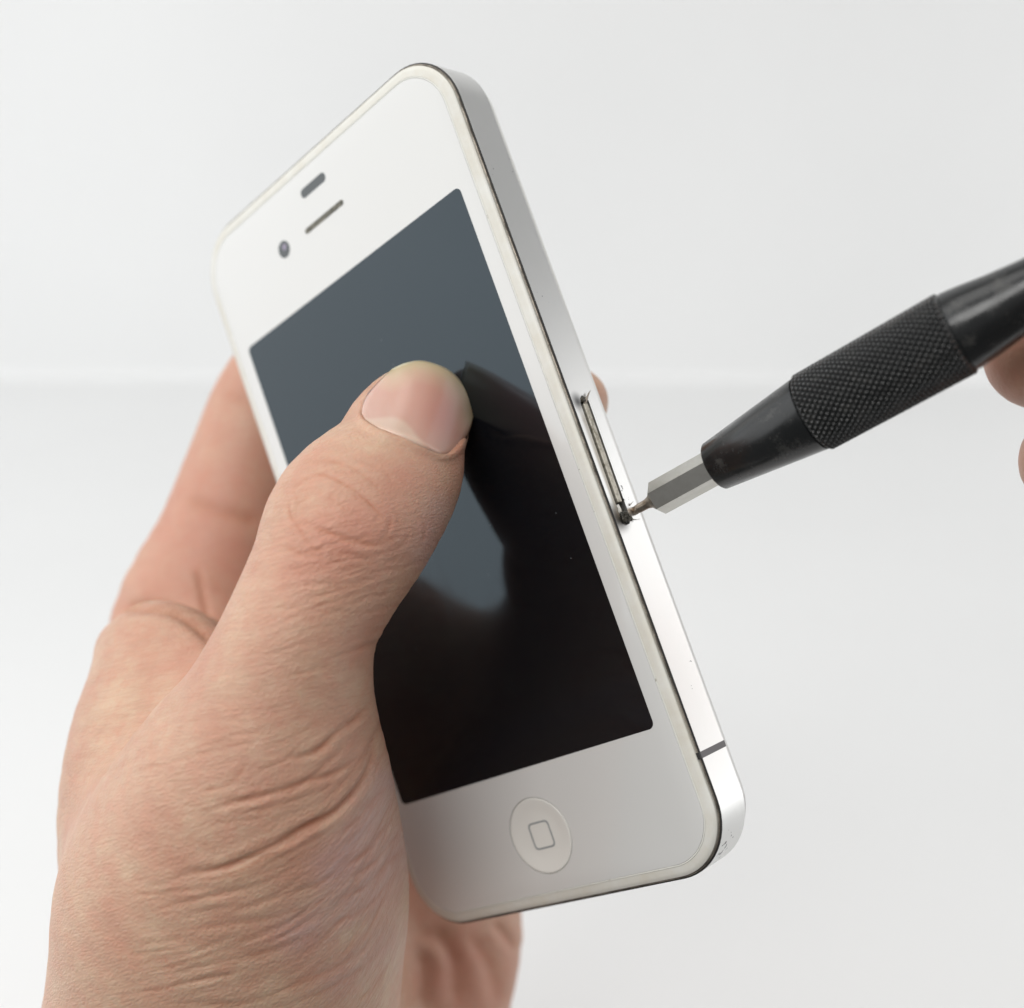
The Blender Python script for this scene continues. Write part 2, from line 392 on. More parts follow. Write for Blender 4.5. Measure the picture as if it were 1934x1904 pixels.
# small forked point
bm = bmesh.new()
for k in range(5):
    a_ = 2*math.pi*k/5
    mt = Matrix.Rotation(a_, 4, 'Z') @ Matrix.Translation((.00038, 0, -.0002)) @ Matrix.Diagonal((.0004, .00025, .0016, 1))
    bmesh.ops.create_cube(bm, size=1, matrix=mt)
from_bm('star_point', bm, m_neck, driver, smooth=False)
rc0, rc1 = 3.22, 4.72
lathe_s('collar', [(S_COL+.4, 2.1), (S_COL+.02, 2.5), (S_COL, rc0-.25), (S_COL+.25, rc0), (S_KN-.3, rc1), (S_KN, rc1)], m_blk, driver, 96)
# knurled grip: true raised diamonds
rk = 5.05; NA, NC, NL = 40, 8, 260
kl = S_KE-S_KN; na = NA*NC
NR = round(kl*.8/(2*math.pi*rk/NA)); NL = NR*10+1
th = np.linspace(0, 2*np.pi, na, endpoint=False); ss = np.linspace(0, kl, NL)
pitch = 2*math.pi*rk/NA
TH, SS = np.meshgrid(th, ss)
A = (TH*NA/(2*np.pi)+SS/kl*NR); B = (TH*NA/(2*np.pi)-SS/kl*NR)
tri = lambda x: np.abs((x % 1)-.5)*2
h = np.minimum(tri(A), tri(B)); h = np.minimum(h, .62)/.62
rr = rk-.42+.42*h
e = np.minimum(SS, kl-SS); rr = np.where(e < .5, np.minimum(rr, rk-.55+e*1.1), rr)
V = np.stack([rr*np.cos(TH), rr*np.sin(TH), S_KN+SS], -1).reshape(-1, 3)/1000
I = np.arange(NL*na).reshape(NL, na); J = np.roll(I, -1, 1)
Fq = np.stack([I[:-1], J[:-1], J[1:], I[1:]], -1).reshape(-1, 4)
kn = new_obj('knurled_grip', V, Fq.tolist(), m_kn, driver, smooth=False)
lathe_s('handle', [(S_KE-.2, 4.4), (S_KE+.05, 4.78), (S_KE+.2, 4.78), (S_KE+2, 4.55), (S_KE+5, 4.05), (S_KE+9, 3.6), (S_KE+13, 3.5), (S_KE+18, 3.9), (S_KE+25, 5.0), (S_KE+32, 5.6), (S_KE+60, 5.8), (S_KE+63, 5.2), (S_KE+63.5, 4.0)], m_blk, driver, 96, cap=True)

# ------------------------------------------------------------------ hands
def chain(st, n_per=4):                        # stations (u, v, half width px, z mm, half depth mm) -> dense samples
    P = np.array([[*px(s[0], s[1], s[3]), s[2]*s[3]/F, s[4]] for s in st], float)
    ext = np.vstack([2*P[0]-P[1], P, 2*P[-1]-P[-2]])
    out = []
    for i in range(1, len(ext)-2):
        p0, p1, p2, p3 = ext[i-1:i+3]
        for t in np.arange(n_per)/n_per:
            out.append(.5*((2*p1)+(-p0+p2)*t+(2*p0-5*p1+4*p2-p3)*t*t+(-p0+3*p1-3*p2+p3)*t**3))
    out.append(P[-1]); return np.array(out)
class Grid:
    def __init__(s, lo, hi, h):
        s.lo = np.array(lo, float); s.h = h
        s.n = tuple(int(math.ceil((b-a)/h))+1 for a, b in zip(lo, hi))
        s.ax = [np.arange(n, dtype=np.float32)*h+l for n, l in zip(s.n, lo)]
    def sweep(s, C, margin):
        """signed distance to a swept ellipse; returns (slices, values)"""
        R = C[:, 3:5].max(1)
        lo = (C[:, :3]-R[:, None]).min(0)-margin; hi = (C[:, :3]+R[:, None]).max(0)+margin
        sl = []
        for k in range(3):
            a = max(0, int((lo[k]-s.lo[k])/s.h)); b = min(s.n[k], int((hi[k]-s.lo[k])/s.h)+2); sl.append(slice(a, b))
        X, Y, Z = np.meshgrid(*[s.ax[k][sl[k]] for k in range(3)], indexing='ij')
        best = np.full(X.shape, 1e9, np.float32); val = np.full(X.shape, 1e9, np.float32)
        for i in range(len(C)-1):
            a, b = C[i], C[i+1]; d = b[:3]-a[:3]; L2 = d@d
            # only the box round this segment
            r = max(R[i], R[i+1])+margin
            l = np.minimum(a[:3], b[:3])-r; hh = np.maximum(a[:3], b[:3])+r
            ss_ = []
            for k in range(3):
                axk = s.ax[k][sl[k]]; ss_.append(slice(int(np.searchsorted(axk, l[k])), int(np.searchsorted(axk, hh[k]))))
            ss_ = tuple(ss_)
            x = X[ss_]-a[0]; y = Y[ss_]-a[1]; z = Z[ss_]-a[2]
            if x.size == 0: continue
            t = (x*d[0]+y*d[1]+z*d[2])/L2
            tc_ = np.clip(t, 0, 1).astype(np.float32)
            x = x-tc_*d[0]; y = y-tc_*d[1]; z = z-tc_*d[2]
            T = d/math.sqrt(L2)
            vd = (a[:3]+b[:3]); vd /= np.linalg.norm(vd)
            Wv = np.cross(T, vd)
            if np.linalg.norm(Wv) < .2: Wv = np.array([1., 0, 0])
            Wv /= np.linalg.norm(Wv); D = np.cross(T, Wv)
            w = a[3]+(b[3]-a[3])*tc_; dp = a[4]+(b[4]-a[4])*tc_
            lw = x*Wv[0]+y*Wv[1]+z*Wv[2]; ld = x*D[0]+y*D[1]+z*D[2]; lt = x*T[0]+y*T[1]+z*T[2]
            rt = np.minimum(w, dp)*(1.0)
            k0 = np.sqrt((lw/w)**2+(ld/dp)**2+(lt/rt)**2); k1 = np.sqrt((lw/w**2)**2+(ld/dp**2)**2+(lt/rt**2)**2)+1e-6
            v_ = k0*(k0-1)/k1
            q = x*x+y*y+z*z
            # smooth pick of the smallest value
            cur = val[ss_]
            m_ = v_ < cur
            cur[m_] = v_[m_]
        return tuple(sl), val
def smin(a, b, k):
    hh = np.clip(.5+.5*(b-a)/k, 0, 1)
    return b*(1-hh)+a*hh-k*hh*(1-hh)
def surface_nets(G, S):
    nx, ny, nz = S.shape
    ins = S < 0
    c = np.zeros((nx-1, ny-1, nz-1), np.int8)
    for dx in (0, 1):
        for dy in (0, 1):
            for dz in (0, 1): c += ins[dx:nx-1+dx, dy:ny-1+dy, dz:nz-1+dz]
    act = (c > 0) & (c < 8)
    idx = np.full(act.shape, -1, np.int64); ai = np.argwhere(act); idx[act] = np.arange(len(ai))
    pos = np.zeros((len(ai), 3)); cnt = np.zeros(len(ai))
    cor = [(0, 0, 0), (1, 0, 0), (0, 1, 0), (1, 1, 0), (0, 0, 1), (1, 0, 1), (0, 1, 1), (1, 1, 1)]
    for i in range(8):
        for j in range(i+1, 8):
            if sum(abs(np.array(cor[i])-cor[j])) != 1: continue
            a = ai+cor[i]; b = ai+cor[j]
            va = S[a[:, 0], a[:, 1], a[:, 2]]; vb = S[b[:, 0], b[:, 1], b[:, 2]]
            m_ = (va < 0) != (vb < 0)
            t = (va/(va-vb+1e-12))[m_][:, None]
            pos[m_] += np.array(cor[i])+t*(np.array(cor[j])-cor[i]); cnt[m_] += 1
    P = G.lo+(ai+pos/cnt[:, None])*G.h
    faces = []
    for axn in range(3):
        s0 = [slice(1, -1)]*3; s0[axn] = slice(0, -1); s1 = list(s0); s1[axn] = slice(1, None)
        a = ins[tuple(s0)]; b = ins[tuple(s1)]
        e = np.argwhere(a != b); 
        if not len(e): continue
        flip = a[e[:, 0], e[:, 1], e[:, 2]]
        o = e.copy(); 
        for k in range(3):
            if k != axn: o[:, k] += 1
        u_, v_ = [(1, 2), (2, 0), (0, 1)][axn]
        du = np.zeros(3, int); du[u_] = 1; dv = np.zeros(3, int); dv[v_] = 1
        g = lambda q: idx[q[:, 0], q[:, 1], q[:, 2]]
        q = np.stack([g(o-du-dv), g(o-dv), g(o), g(o-du)], 1)
        q[~flip] = q[~flip][:, ::-1]
        faces.append(q)
    return P, np.vstack(faces)
def seg_dist(uv, pl):
    """distance of each point to a polyline and the relative position along it"""
    pl = np.array(pl, float); L = np.r_[0, np.cumsum(np.hypot(*np.diff(pl, axis=0).T))]
    best = np.full(len(uv), 1e9); tt_ = np.zeros(len(uv)); side = np.zeros(len(uv))
    for i in range(len(pl)-1):
        d = pl[i+1]-pl[i]; l2 = d@d
        t = np.clip(((uv-pl[i])@d)/l2, 0, 1); r = uv-pl[i]-t[:, None]*d
        q = np.hypot(r[:, 0], r[:, 1]); m_ = q < best
        best[m_] = q[m_]; tt_[m_] = (L[i]+t*math.sqrt(l2))[m_]/L[-1]
        side[m_] = np.sign(d[0]*r[:, 1]-d[1]*r[:, 0])[m_]
    return best, tt_, side
def smooth_pl(pl, n=6):
    P = np.array(pl, float); E_ = np.vstack([2*P[0]-P[1], P, 2*P[-1]-P[-2]]); out = []
    for i in range(1, len(E_)-2):
        p0, p1, p2, p3 = E_[i-1:i+3]
        for t in np.arange(n)/n: out.append(.5*((2*p1)+(-p0+p2)*t+(2*p0-5*p1+4*p2-p3)*t*t+(-p0+3*p1-3*p2+p3)*t**3))
    out.append(P[-1]); return np.array(out)
def proj(P): return np.stack([CX+F*P[:, 0]/P[:, 2], CY+F*P[:, 1]/P[:, 2]], 1)

# left hand, stations measured along each bone
thumb = [(808, 744, 42, 163.0, 3.2), (798, 770, 92, 162.2, 4.8), (764, 823, 114, 159.8, 6.6), (741, 894, 134, 156.0, 8.8), (668, 985, 159, 150.6, 11.4),
         (620, 1080, 146, 147.6, 12.0), (572, 1180, 142, 147, 13.0), (540, 1290, 164, 147, 13), (515, 1400, 203, 149, 15),
         (482, 1530, 266, 153, 17.5), (450, 1680, 322, 160, 21), (438, 1800, 324, 165, 22), (426, 1920, 325, 169, 23), (402, 2060, 330, 173, 23), (375, 2230, 335, 178, 23)]
web = [(298, 1225, 62, 189, 9), (345, 1235, 66, 185, 10), (400, 1295, 78, 178, 11), (440, 1400, 110, 172, 14)]
back = [(302, 1300, 113, 184, 15), (311, 1390, 165, 180, 18), (330, 1540, 208, 177, 21), (360, 1740, 224, 179, 23), (358, 1930, 240, 181, 24), (345, 2100, 250, 183, 24)]
mid = [(400, 1330, 140, 196, 16), (430, 1600, 225, 198, 22), (480, 1850, 280, 198, 28), (480, 2060, 290, 198, 28), (440, 2230, 300, 198, 28)]
forearm = [(440, 2150, 290, 188, 24), (420, 2350, 300, 194, 26), (400, 2600, 310, 200, 28), (380, 2950, 325, 208, 30)]
index = [(400, 1360, 190, 214, 16), (378, 1190, 163, 212, 14), (426, 1030, 130, 213, 12), (468, 885, 113, 215, 11), (508, 765, 104, 216, 10.5),
         (556, 690, 92, 214, 9.5), (640, 655, 90, 209, 9), (760, 690, 85, 199, 8), (850, 735, 70, 192, 7)]
palm = [(560, 1060, 130, 228, 12), (600, 1250, 200, 228, 15), (660, 1500, 255, 224, 17), (712, 1720, 272, 219, 18), (706, 1830, 268, 216, 18), (690, 1940, 262, 214, 19), (640, 2100, 262, 210, 22), (600, 2230, 270, 208, 24)]
middle = [(560, 1150, 100, 228, 11), (680, 1010, 92, 221, 10), (850, 880, 90, 203, 9), (980, 800, 84, 186, 8.2), (1043, 772, 82, 180, 7.5), (1072, 763, 70, 177, 6.5)]
ring = [(600, 1280, 100, 229, 11), (780, 1160, 92, 217, 9.5), (930, 1080, 85, 201, 8.5), (1050, 1040, 75, 189, 7.5)]
little = [(640, 1420, 95, 226, 10), (820, 1320, 82, 213, 8.5), (960, 1260, 75, 201, 7.5), (1040, 1235, 66, 194, 6.5)]

def build_field(G, groups, kf):
    S = np.full(G.n, 30.0, np.float32)
    for chains, k in groups:
        Sg = np.full(G.n, 30.0, np.float32)
        for c in chains:
            sl, v = G.sweep(chain(c), 7); Sg[sl] = smin(Sg[sl], np.minimum(v, 30), k)
        S = smin(S, Sg, kf)
    for k in range(3):
        for e in (0, -1):
            ix = [slice(None)]*3; ix[k] = e; S[tuple(ix)] = np.maximum(S[tuple(ix)], .3)
    return S
def skin_mesh(name, G, S, m, levels=1):
    P, Q = surface_nets(G, S)
    me = bpy.data.meshes.new(name); me.from_pydata(P.tolist(), [], Q.tolist())
    o = bpy.data.objects.new(name, me); scene.collection.objects.link(o)
    sm = o.modifiers.new('s', 'SMOOTH'); sm.factor = .5; sm.iterations = 3
    if levels: sb = o.modifiers.new('d', 'SUBSURF'); sb.levels = levels; sb.render_levels = levels
    dg = bpy.context.evaluated_depsgraph_get(); dg.update()
    me2 = bpy.data.meshes.new_from_object(o.evaluated_get(dg)); o.modifiers.clear(); o.data = me2; me2.name = name
    me2.materials.append(m)
    me2.polygons.foreach_set('use_smooth', [True]*len(me2.polygons))
    return o
def get_co(me):
    a = np.empty(len(me.vertices)*3); me.vertices.foreach_get('co', a); return a.reshape(-1, 3)
def get_no(me):
    a = np.empty(len(me.vertices)*3, np.float32); me.vertices.foreach_get('normal', a); return a.reshape(-1, 3).astype(float)
def set_attr(me, name, a, typ='FLOAT'):
    at = me.attributes.new(name, typ, 'POINT')
    at.data.foreach_set('value' if typ == 'FLOAT' else 'vector', np.asarray(a, np.float32).ravel())

# skin -----------------------------------------------------------------------
def skin(name):
    m, nt, b = mat(name, (.5, .35, .28), .45, Subsurface_Weight=.24, Subsurface_Scale=.0018, Specular_IOR_Level=.35)
    b.inputs['Subsurface Radius'].default_value = (1.0, .35, .18)
    at = nd(nt, 'ShaderNodeAttribute', attribute_name='flow')      # x across the skin lines, y along them (mm)
    ac = nd(nt, 'ShaderNodeAttribute', attribute_name='crease')
    ar = nd(nt, 'ShaderNodeAttribute', attribute_name='red')
    aw = nd(nt, 'ShaderNodeAttribute', attribute_name='wrinkle')
    av = nd(nt, 'ShaderNodeAttribute', attribute_name='cool')
    tc = nd(nt, 'ShaderNodeTexCoord')
    def mp(src, sc, rot=(0, 0, 0)):
        q = nd(nt, 'ShaderNodeMapping'); q.inputs['Scale'].default_value = sc; q.inputs['Rotation'].default_value = rot
        nt.links.new(src, q.inputs[0]); return q.outputs[0]
    def noise(vec, s, d=3.0, r=.55, dist=0.0):
        q = nd(nt, 'ShaderNodeTexNoise', i_Scale=s, i_Detail=d, i_Roughness=r, i_Distortion=dist); nt.links.new(vec, q.inputs['Vector']); return q.outputs[0]
    def vor(vec, s):
        q = nd(nt, 'ShaderNodeTexVoronoi', feature='DISTANCE_TO_EDGE', i_Scale=s); nt.links.new(vec, q.inputs['Vector']); return q.outputs[0]
    fl = at.outputs['Vector']
    # long skin lines, in two widths, and the small cells between them
    def lines(vec, sc, dist, gain, det=1.0):
        q = noise(vec, sc, det, .5, dist)
        return math_n(nt, 'MINIMUM', math_n(nt, 'MULTIPLY', math_n(nt, 'ABSOLUTE', math_n(nt, 'SUBTRACT', q, .5)), gain), 1.0)
    w1 = lines(mp(fl, (1, .13, .2)), .95, .6, 11.0, 2.5)
    w2 = lines(mp(fl, (1, .20, .3), (0, 0, .55)), 1.7, .3, 8.0)
    w3 = lines(mp(fl, (1, .20, .3), (0, 0, -.60)), 1.7, .3, 8.0)
    c1 = math_n(nt, 'MINIMUM', math_n(nt, 'MULTIPLY', vor(mp(fl, (1, .62, .7), (0, 0, .2)), 1.7), 3.2), 1.0)
    fine = noise(tc.outputs['Object'], 2600, 3.0, .6)
    wk = aw.outputs['Fac']
    mod = ramp(nt, noise(tc.outputs['Object'], 95, 2.0), [(.36, (.25, .25, .25)), (.62, (1, 1, 1))]).outputs[0]
    hgt = math_n(nt, 'MULTIPLY', math_n(nt, 'MULTIPLY', math_n(nt, 'MULTIPLY', w1, wk), mod), .55)
    hgt = math_n(nt, 'ADD', hgt, math_n(nt, 'MULTIPLY', math_n(nt, 'MULTIPLY', w2, wk), .20))
    hgt = math_n(nt, 'ADD', hgt, math_n(nt, 'MULTIPLY', math_n(nt, 'MULTIPLY', w3, wk), .16))
    hgt = math_n(nt, 'ADD', hgt, math_n(nt, 'MULTIPLY', math_n(nt, 'MULTIPLY', c1, math_n(nt, 'ADD', wk, .2)), .50))
    hgt = math_n(nt, 'ADD', hgt, math_n(nt, 'MULTIPLY', fine, .22))
    hgt = math_n(nt, 'SUBTRACT', hgt, math_n(nt, 'MULTIPLY', ac.outputs['Fac'], .6))
    bp = nd(nt, 'ShaderNodeBump', i_Strength=.50, i_Distance=.00020)
    nt.links.new(hgt, bp.inputs['Height']); nt.links.new(bp.outputs[0], b.inputs['Normal'])
    # colour: blotches of pink and yellow, redder creases
    bl = noise(tc.outputs['Object'], 110, 4.0, .6)
    base = ramp(nt, bl, [(.28, (.50, .275, .19)), (.5, (.55, .365, .255)), (.72, (.60, .445, .31))]).outputs[0]
    bl2 = noise(tc.outputs['Object'], 420, 4.0, .7)
    base = mixc(nt, math_n(nt, 'MULTIPLY', ramp(nt, bl2, [(.42, (0, 0, 0)), (.66, (1, 1, 1))]).outputs[0], .5), base, (.57, .29, .20))
    base = mixc(nt, ar.outputs['Fac'], base, (.52, .225, .165))
    base = mixc(nt, av.outputs['Fac'], base, (.50, .33, .33))
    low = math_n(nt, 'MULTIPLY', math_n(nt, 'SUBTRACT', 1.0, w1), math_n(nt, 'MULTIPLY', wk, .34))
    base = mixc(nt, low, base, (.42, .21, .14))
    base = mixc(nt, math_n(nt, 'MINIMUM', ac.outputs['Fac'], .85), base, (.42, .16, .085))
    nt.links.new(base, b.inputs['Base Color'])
    return m
m_skin = skin('skin')

H = .62
G1 = Grid((-94, -52, 128), (16, 148, 250), H)
S1 = build_field(G1, [([thumb], .1), ([back, mid, web, forearm], 7), ([palm, index], 7), ([middle, ring, little], .8)], 5.5)
hand = skin_mesh('hand', G1, S1, m_skin, 1)
me = hand.data
co = get_co(me); no = get_no(me)
fr = (no*co).sum(1) < 0                         # faces the front of the picture side
uv = proj(co)
# creases, traced over the knuckle and the ball of the thumb
Z4 = lambda pts: [((500+x/2.38)/1.303, (850+y/2.38)/1.303) for x, y in pts]
Z6 = lambda pts: [((80+x/1.585)/1.303, (1650+y/1.585)/1.303) for x, y in pts]
Z7 = lambda pts: [((200+x/1.904)/1.303, (800+y/1.904)/1.303) for x, y in pts]
CR = [ # points, depth mm, half width px, colour strength
 (Z4([(600, 770), (680, 755), (770, 785), (880, 850), (960, 920), (1040, 1010), (1080, 1050)]), .20, 5, .7),
 (Z4([(575, 1005), (660, 1070), (760, 1110), (900, 1150), (1000, 1170), (1090, 1130), (1140, 1110)]), .26, 5.5, .8),
 (Z4([(505, 890), (510, 990), (560, 1070), (640, 1190), (720, 1230)]), .18, 4.5, .7),
 (Z4([(440, 1160), (560, 1210), (680, 1200), (790, 1160), (860, 1150)]), .18, 4.5, .6),
 (Z4([(640, 690), (740, 678), (860, 710), (960, 780), (1070, 880)]), .12, 6, .4),
 (Z4([(700, 890), (790, 930), (860, 990)]), .10, 3.5, .4),
 (Z4([(480, 1225), (700, 1235), (900, 1215)]), .12, 4, .4),
 (Z4([(640, 885), (560, 930), (545, 1000), (600, 1060), (680, 1090)]), .10, 4, .4),
 (Z4([(1090, 1000), (1075, 1080), (1010, 1165)]), .12, 4, .5),
 (Z4([(840, 700), (960, 690), (1080, 760), (1120, 850)]), .07, 5, .2),
 (Z4([(460, 1320), (640, 1300), (800, 1260), (1000, 1240), (1150, 1180)]), .10, 4, .3),
 (Z4([(400, 1450), (600, 1400), (850, 1390), (1080, 1340)]), .10, 4, .3),
 (Z4([(300, 1560), (520, 1540), (700, 1560), (950, 1560)]), .08, 4, .25),
 (Z6([(560, 800), (640, 790), (750, 770), (850, 730), (950, 680), (1050, 620), (1180, 550), (1280, 440), (1325, 330), (1338, 235)]), .55, 7, 1.0),
 (Z6([(640, 820), (760, 800), (880, 745), (980, 690), (1090, 610)]), .22, 5, .6),
 (Z6([(700, 530), (850, 500), (950, 475), (1080, 430), (1180, 400), (1290, 330)]), .28, 6, .8),
 (Z6([(990, 345), (1100, 320), (1180, 250), (1260, 190), (1330, 110)]), .28, 6, .8),
 (Z6([(640, 470), (740, 455), (810, 400), (830, 350)]), .14, 5, .5),
 (Z6([(860, 560), (980, 520), (1120, 470), (1230, 400)]), .14, 5, .4),
 (Z6([(1100, 1060), (1200, 980), (1300, 930), (1380, 840), (1440, 760)]), .20, 6, .5),
 (Z6([(1200, 770), (1290, 720), (1370, 620), (1410, 560)]), .22, 6, .6),
 (Z6([(1230, 820), (1320, 760), (1400, 670), (1440, 620)]), .18, 5, .5),
 (Z6([(1180, 900), (1290, 850), (1370, 770), (1450, 690)]), .20, 6, .5),
 (Z6([(1160, 660), (1260, 590), (1340, 500), (1390, 430)]), .16, 6, .4),
 (Z6([(980, 880), (1120, 830), (1230, 760)]), .12, 5, .3),
 (Z6([(600, 1010), (780, 990), (960, 960), (1100, 900)]), .14, 6, .35),
 (Z6([(500, 920), (700, 880), (900, 830), (1080, 740)]), .12, 6, .3),
 (Z6([(520, 1180), (720, 1140), (940, 1090), (1150, 1010)]), .14, 6, .35),
 (Z6([(500, 1290), (800, 1300), (1050, 1220), (1250, 1120), (1400, 1000)]), .16, 6, .35),
 (Z6([(1000, 1310), (1180, 1230), (1320, 1130), (1430, 1000)]), .14, 5, .35),
 (Z6([(1250, 1310), (1340, 1220), (1420, 1100)]), .14, 5, .35),
 (Z6([(180, 250), (320, 240), (430, 200), (560, 150), (640, 90)]), .20, 9, .2),
 (Z6([(120, 420), (300, 390), (430, 330), (520, 250)]), .10, 6, .15),
]
rc = random.Random(11)
gp = lambda u: .25+1.6*max(0, min(1.2, (u-370)/340))**3
for k in range(80):                             # fine lines that follow the run of the skin
    u = rc.uniform(230, 700); v = rc.uniform(1380, 1890) if k < 56 else rc.uniform(1030, 1330)
    if k >= 56: u = 640-(v-1030)*.28+rc.uniform(-110, 100)
    pl = [(u, v)]; L_ = rc.uniform(3, 9); sl = rc.uniform(-.12, .12)
    for q in range(int(L_)):
        u += 22; v -= 22*((gp(u) if v > 1340 else .28)+sl)+rc.uniform(-3, 3); pl.append((u, v))
    CR.append((pl, rc.uniform(.05, .12), rc.uniform(3.0, 4.5), rc.uniform(.12, .42)))
for k in range(22):                             # short irregular lines ringing the knuckle
    a0 = rc.uniform(0, 6.28); rr_ = rc.uniform(.35, 1.25); da = rc.uniform(.25, .8)
    pl = [(672+rr_*105*math.cos(a0+da*q/4)+rc.uniform(-3, 3)-.25*rr_*60*math.sin(a0+da*q/4), 975+rr_*62*math.sin(a0+da*q/4)+.35*rr_*105*math.cos(a0+da*q/4)+rc.uniform(-3, 3)) for q in range(5)]
    CR.append((pl, rc.uniform(.05, .11), rc.uniform(3, 4.2), rc.uniform(.2, .5)))
crease = np.zeros(len(co)); disp = np.zeros(len(co))
front = fr & (co[:, 2] < 195)
fi = np.where(front)[0]; U = uv[fi]
for pts, dep, hw, cs in CR:
    pl = smooth_pl(pts); mg = hw*5
    sel = np.where((U[:, 0] > pl[:, 0].min()-mg) & (U[:, 0] < pl[:, 0].max()+mg) & (U[:, 1] > pl[:, 1].min()-mg) & (U[:, 1] < pl[:, 1].max()+mg))[0]
    if not len(sel): continue
    d, t, sd = seg_dist(U[sel], pl); ii = fi[sel]
    ph = rc.uniform(0, 6); wob = .72+.28*np.sin(t*rc.uniform(9, 17)+ph)*np.cos(t*rc.uniform(3, 7)+ph)
    tap = np.clip(np.minimum(t, 1-t)*4, 0, 1)**.8*wob
    g = np.exp(-(d/hw)**2)*tap
    dep = dep*(.6 if .12 < dep < .27 else 1)
    disp[ii] -= dep*g
    disp[ii] += dep*.35*np.exp(-((d-2.3*hw)/(1.4*hw))**2)*tap
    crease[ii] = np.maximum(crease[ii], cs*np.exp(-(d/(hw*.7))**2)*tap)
# deeper folds on the palm side and where the web meets the palm
fold = [(Z7([(150, 1335), (260, 1325), (370, 1330), (450, 1350), (530, 1400), (600, 1465), (650, 1520)]), .6, 12, .5, 150, 235),
        (Z7([(480, 815), (640, 870), (740, 900), (860, 930)]), .35, 16, .4, 195, 235),
        (Z7([(650, 320), (740, 350), (860, 390)]), .15, 14, .2, 195, 240),
        (Z7([(540, 1130), (570, 1260), (600, 1400), (640, 1480)]), .25, 9, .4, 195, 240)]
for pts, dep, hw, cs, z0, z1 in fold:
    ii = np.where(fr & (co[:, 2] > z0) & (co[:, 2] < z1))[0]
    d, t, sd = seg_dist(uv[ii], smooth_pl(pts)); tap = np.clip(np.minimum(t, 1-t)*6, 0, 1)
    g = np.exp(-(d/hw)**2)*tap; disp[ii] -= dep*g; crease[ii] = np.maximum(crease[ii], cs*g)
# folds of the heel of the palm, low on the right
for pts, dep, hw in [([(812, 1735), (850, 1790), (862, 1850), (860, 1910)], .55, 20), ([(880, 1760), (925, 1830), (945, 1910)], .35, 16), ([(795, 1790), (800, 1850), (790, 1910)], .45, 16), ([(930, 1740), (960, 1775), (975, 1800)], .4, 10),
                     ([(780, 1760), (830, 1775), (870, 1830)], .25, 12)]:
    ii = np.where(fr & (co[:, 2] > 192))[0]
    d, t, sd = seg_dist(uv[ii], smooth_pl(pts)); tap = np.clip(np.minimum(t, 1-t)*5, 0, 1)
    g = np.exp(-(d/hw)**2)*tap; disp[ii] -= dep*g; disp[ii] += dep*.5*np.exp(-((d-2*hw)/(1.3*hw))**2)*tap
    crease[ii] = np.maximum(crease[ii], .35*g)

# thumbnail -------------------------------------------------------------------
NB = {'L': [(682, 792), (690, 762), (712, 728), (745, 700)], }
# bottom (cuticle) edge and top (free) edge as functions of p across
cut_e = smooth_pl([(680, 797), (712, 816), (765, 834), (812, 854), (842, 868)], 8)
free_e = smooth_pl([(741, 700), (768, 688), (803, 685), (850, 704), (884, 746), (892, 786)], 8)
def along(pl, t):
    L = np.r_[0, np.cumsum(np.hypot(*np.diff(pl, axis=0).T))]; L /= L[-1]
    return np.stack([np.interp(t, L, pl[:, 0]), np.interp(t, L, pl[:, 1])], -1)
left_e = smooth_pl([(680, 797), (689, 757), (712, 728), (741, 700)], 8)
right_e = smooth_pl([(842, 868), (868, 846), (884, 814), (892, 786)], 8)
NPQ = 49
pp, qq = np.meshgrid(np.linspace(0, 1, NPQ), np.linspace(0, 1, NPQ), indexing='ij')
c0 = along(cut_e, pp); c1 = along(free_e, pp); d0 = along(left_e, qq); d1 = along(right_e, qq)
NUV = ((1-qq)[..., None]*c0+qq[..., None]*c1+(1-pp)[..., None]*d0+pp[..., None]*d1
       - ((1-pp)*(1-qq))[..., None]*cut_e[0]-(pp*(1-qq))[..., None]*cut_e[-1]-((1-pp)*qq)[..., None]*free_e[0]-(pp*qq)[..., None]*free_e[-1])
# fit the nail plate to the thumb surface under it
poly = np.vstack([cut_e, right_e, free_e[::-1], left_e[::-1]])
def inside(U, poly):
    x, y = U[:, 0], U[:, 1]; r = np.zeros(len(U), bool); j = len(poly)-1
    for i in range(len(poly)):
        c = ((poly[i, 1] > y) != (poly[j, 1] > y)) & (x < (poly[j, 0]-poly[i, 0])*(y-poly[i, 1])/(poly[j, 1]-poly[i, 1]+1e-9)+poly[i, 0])
        r ^= c; j = i
    return r
inn = np.zeros(len(co), bool); inn[fi] = inside(U, poly)
inn &= co[:, 2] < 172
def basis(U):
    x = (U[:, 0]-790)/100; y = (U[:, 1]-775)/100
    return np.stack([np.ones_like(x), x, y, x*x, x*y, y*y, x**3, x*x*y, x*y*y, y**3], 1)
cf = np.linalg.lstsq(basis(uv[inn]), co[inn, 2], rcond=None)[0]
nz = (basis(NUV.reshape(-1, 2))@cf)-.22
_eb = np.minimum(np.minimum(pp, 1-pp)*14, qq*12).ravel(); nz += .55*np.clip(1-_eb, 0, 1)**2*(1-.8*qq.ravel()**3)
nz += 1.0*np.exp(-seg_dist(NUV.reshape(-1, 2), free_e)[0]/12)
vis = smooth_pl([(690, 770), (689, 791), (716, 810), (765, 828), (808, 846), (836, 856), (858, 846), (874, 822), (891, 786), (884, 746), (850, 704), (803, 685), (768, 688), (741, 700), (712, 728), (690, 770)], 5)
_nu = NUV.reshape(-1, 2); nz += np.where(inside(_nu, vis), 0, np.clip((seg_dist(_nu, vis)[0]-1.5)/6, 0, 1)*.9)*(qq.ravel() < .6)
NP3 = np.stack([(NUV.reshape(-1, 2)[:, 0]-CX)/F*nz, (NUV.reshape(-1, 2)[:, 1]-CY)/F*nz, nz], 1)
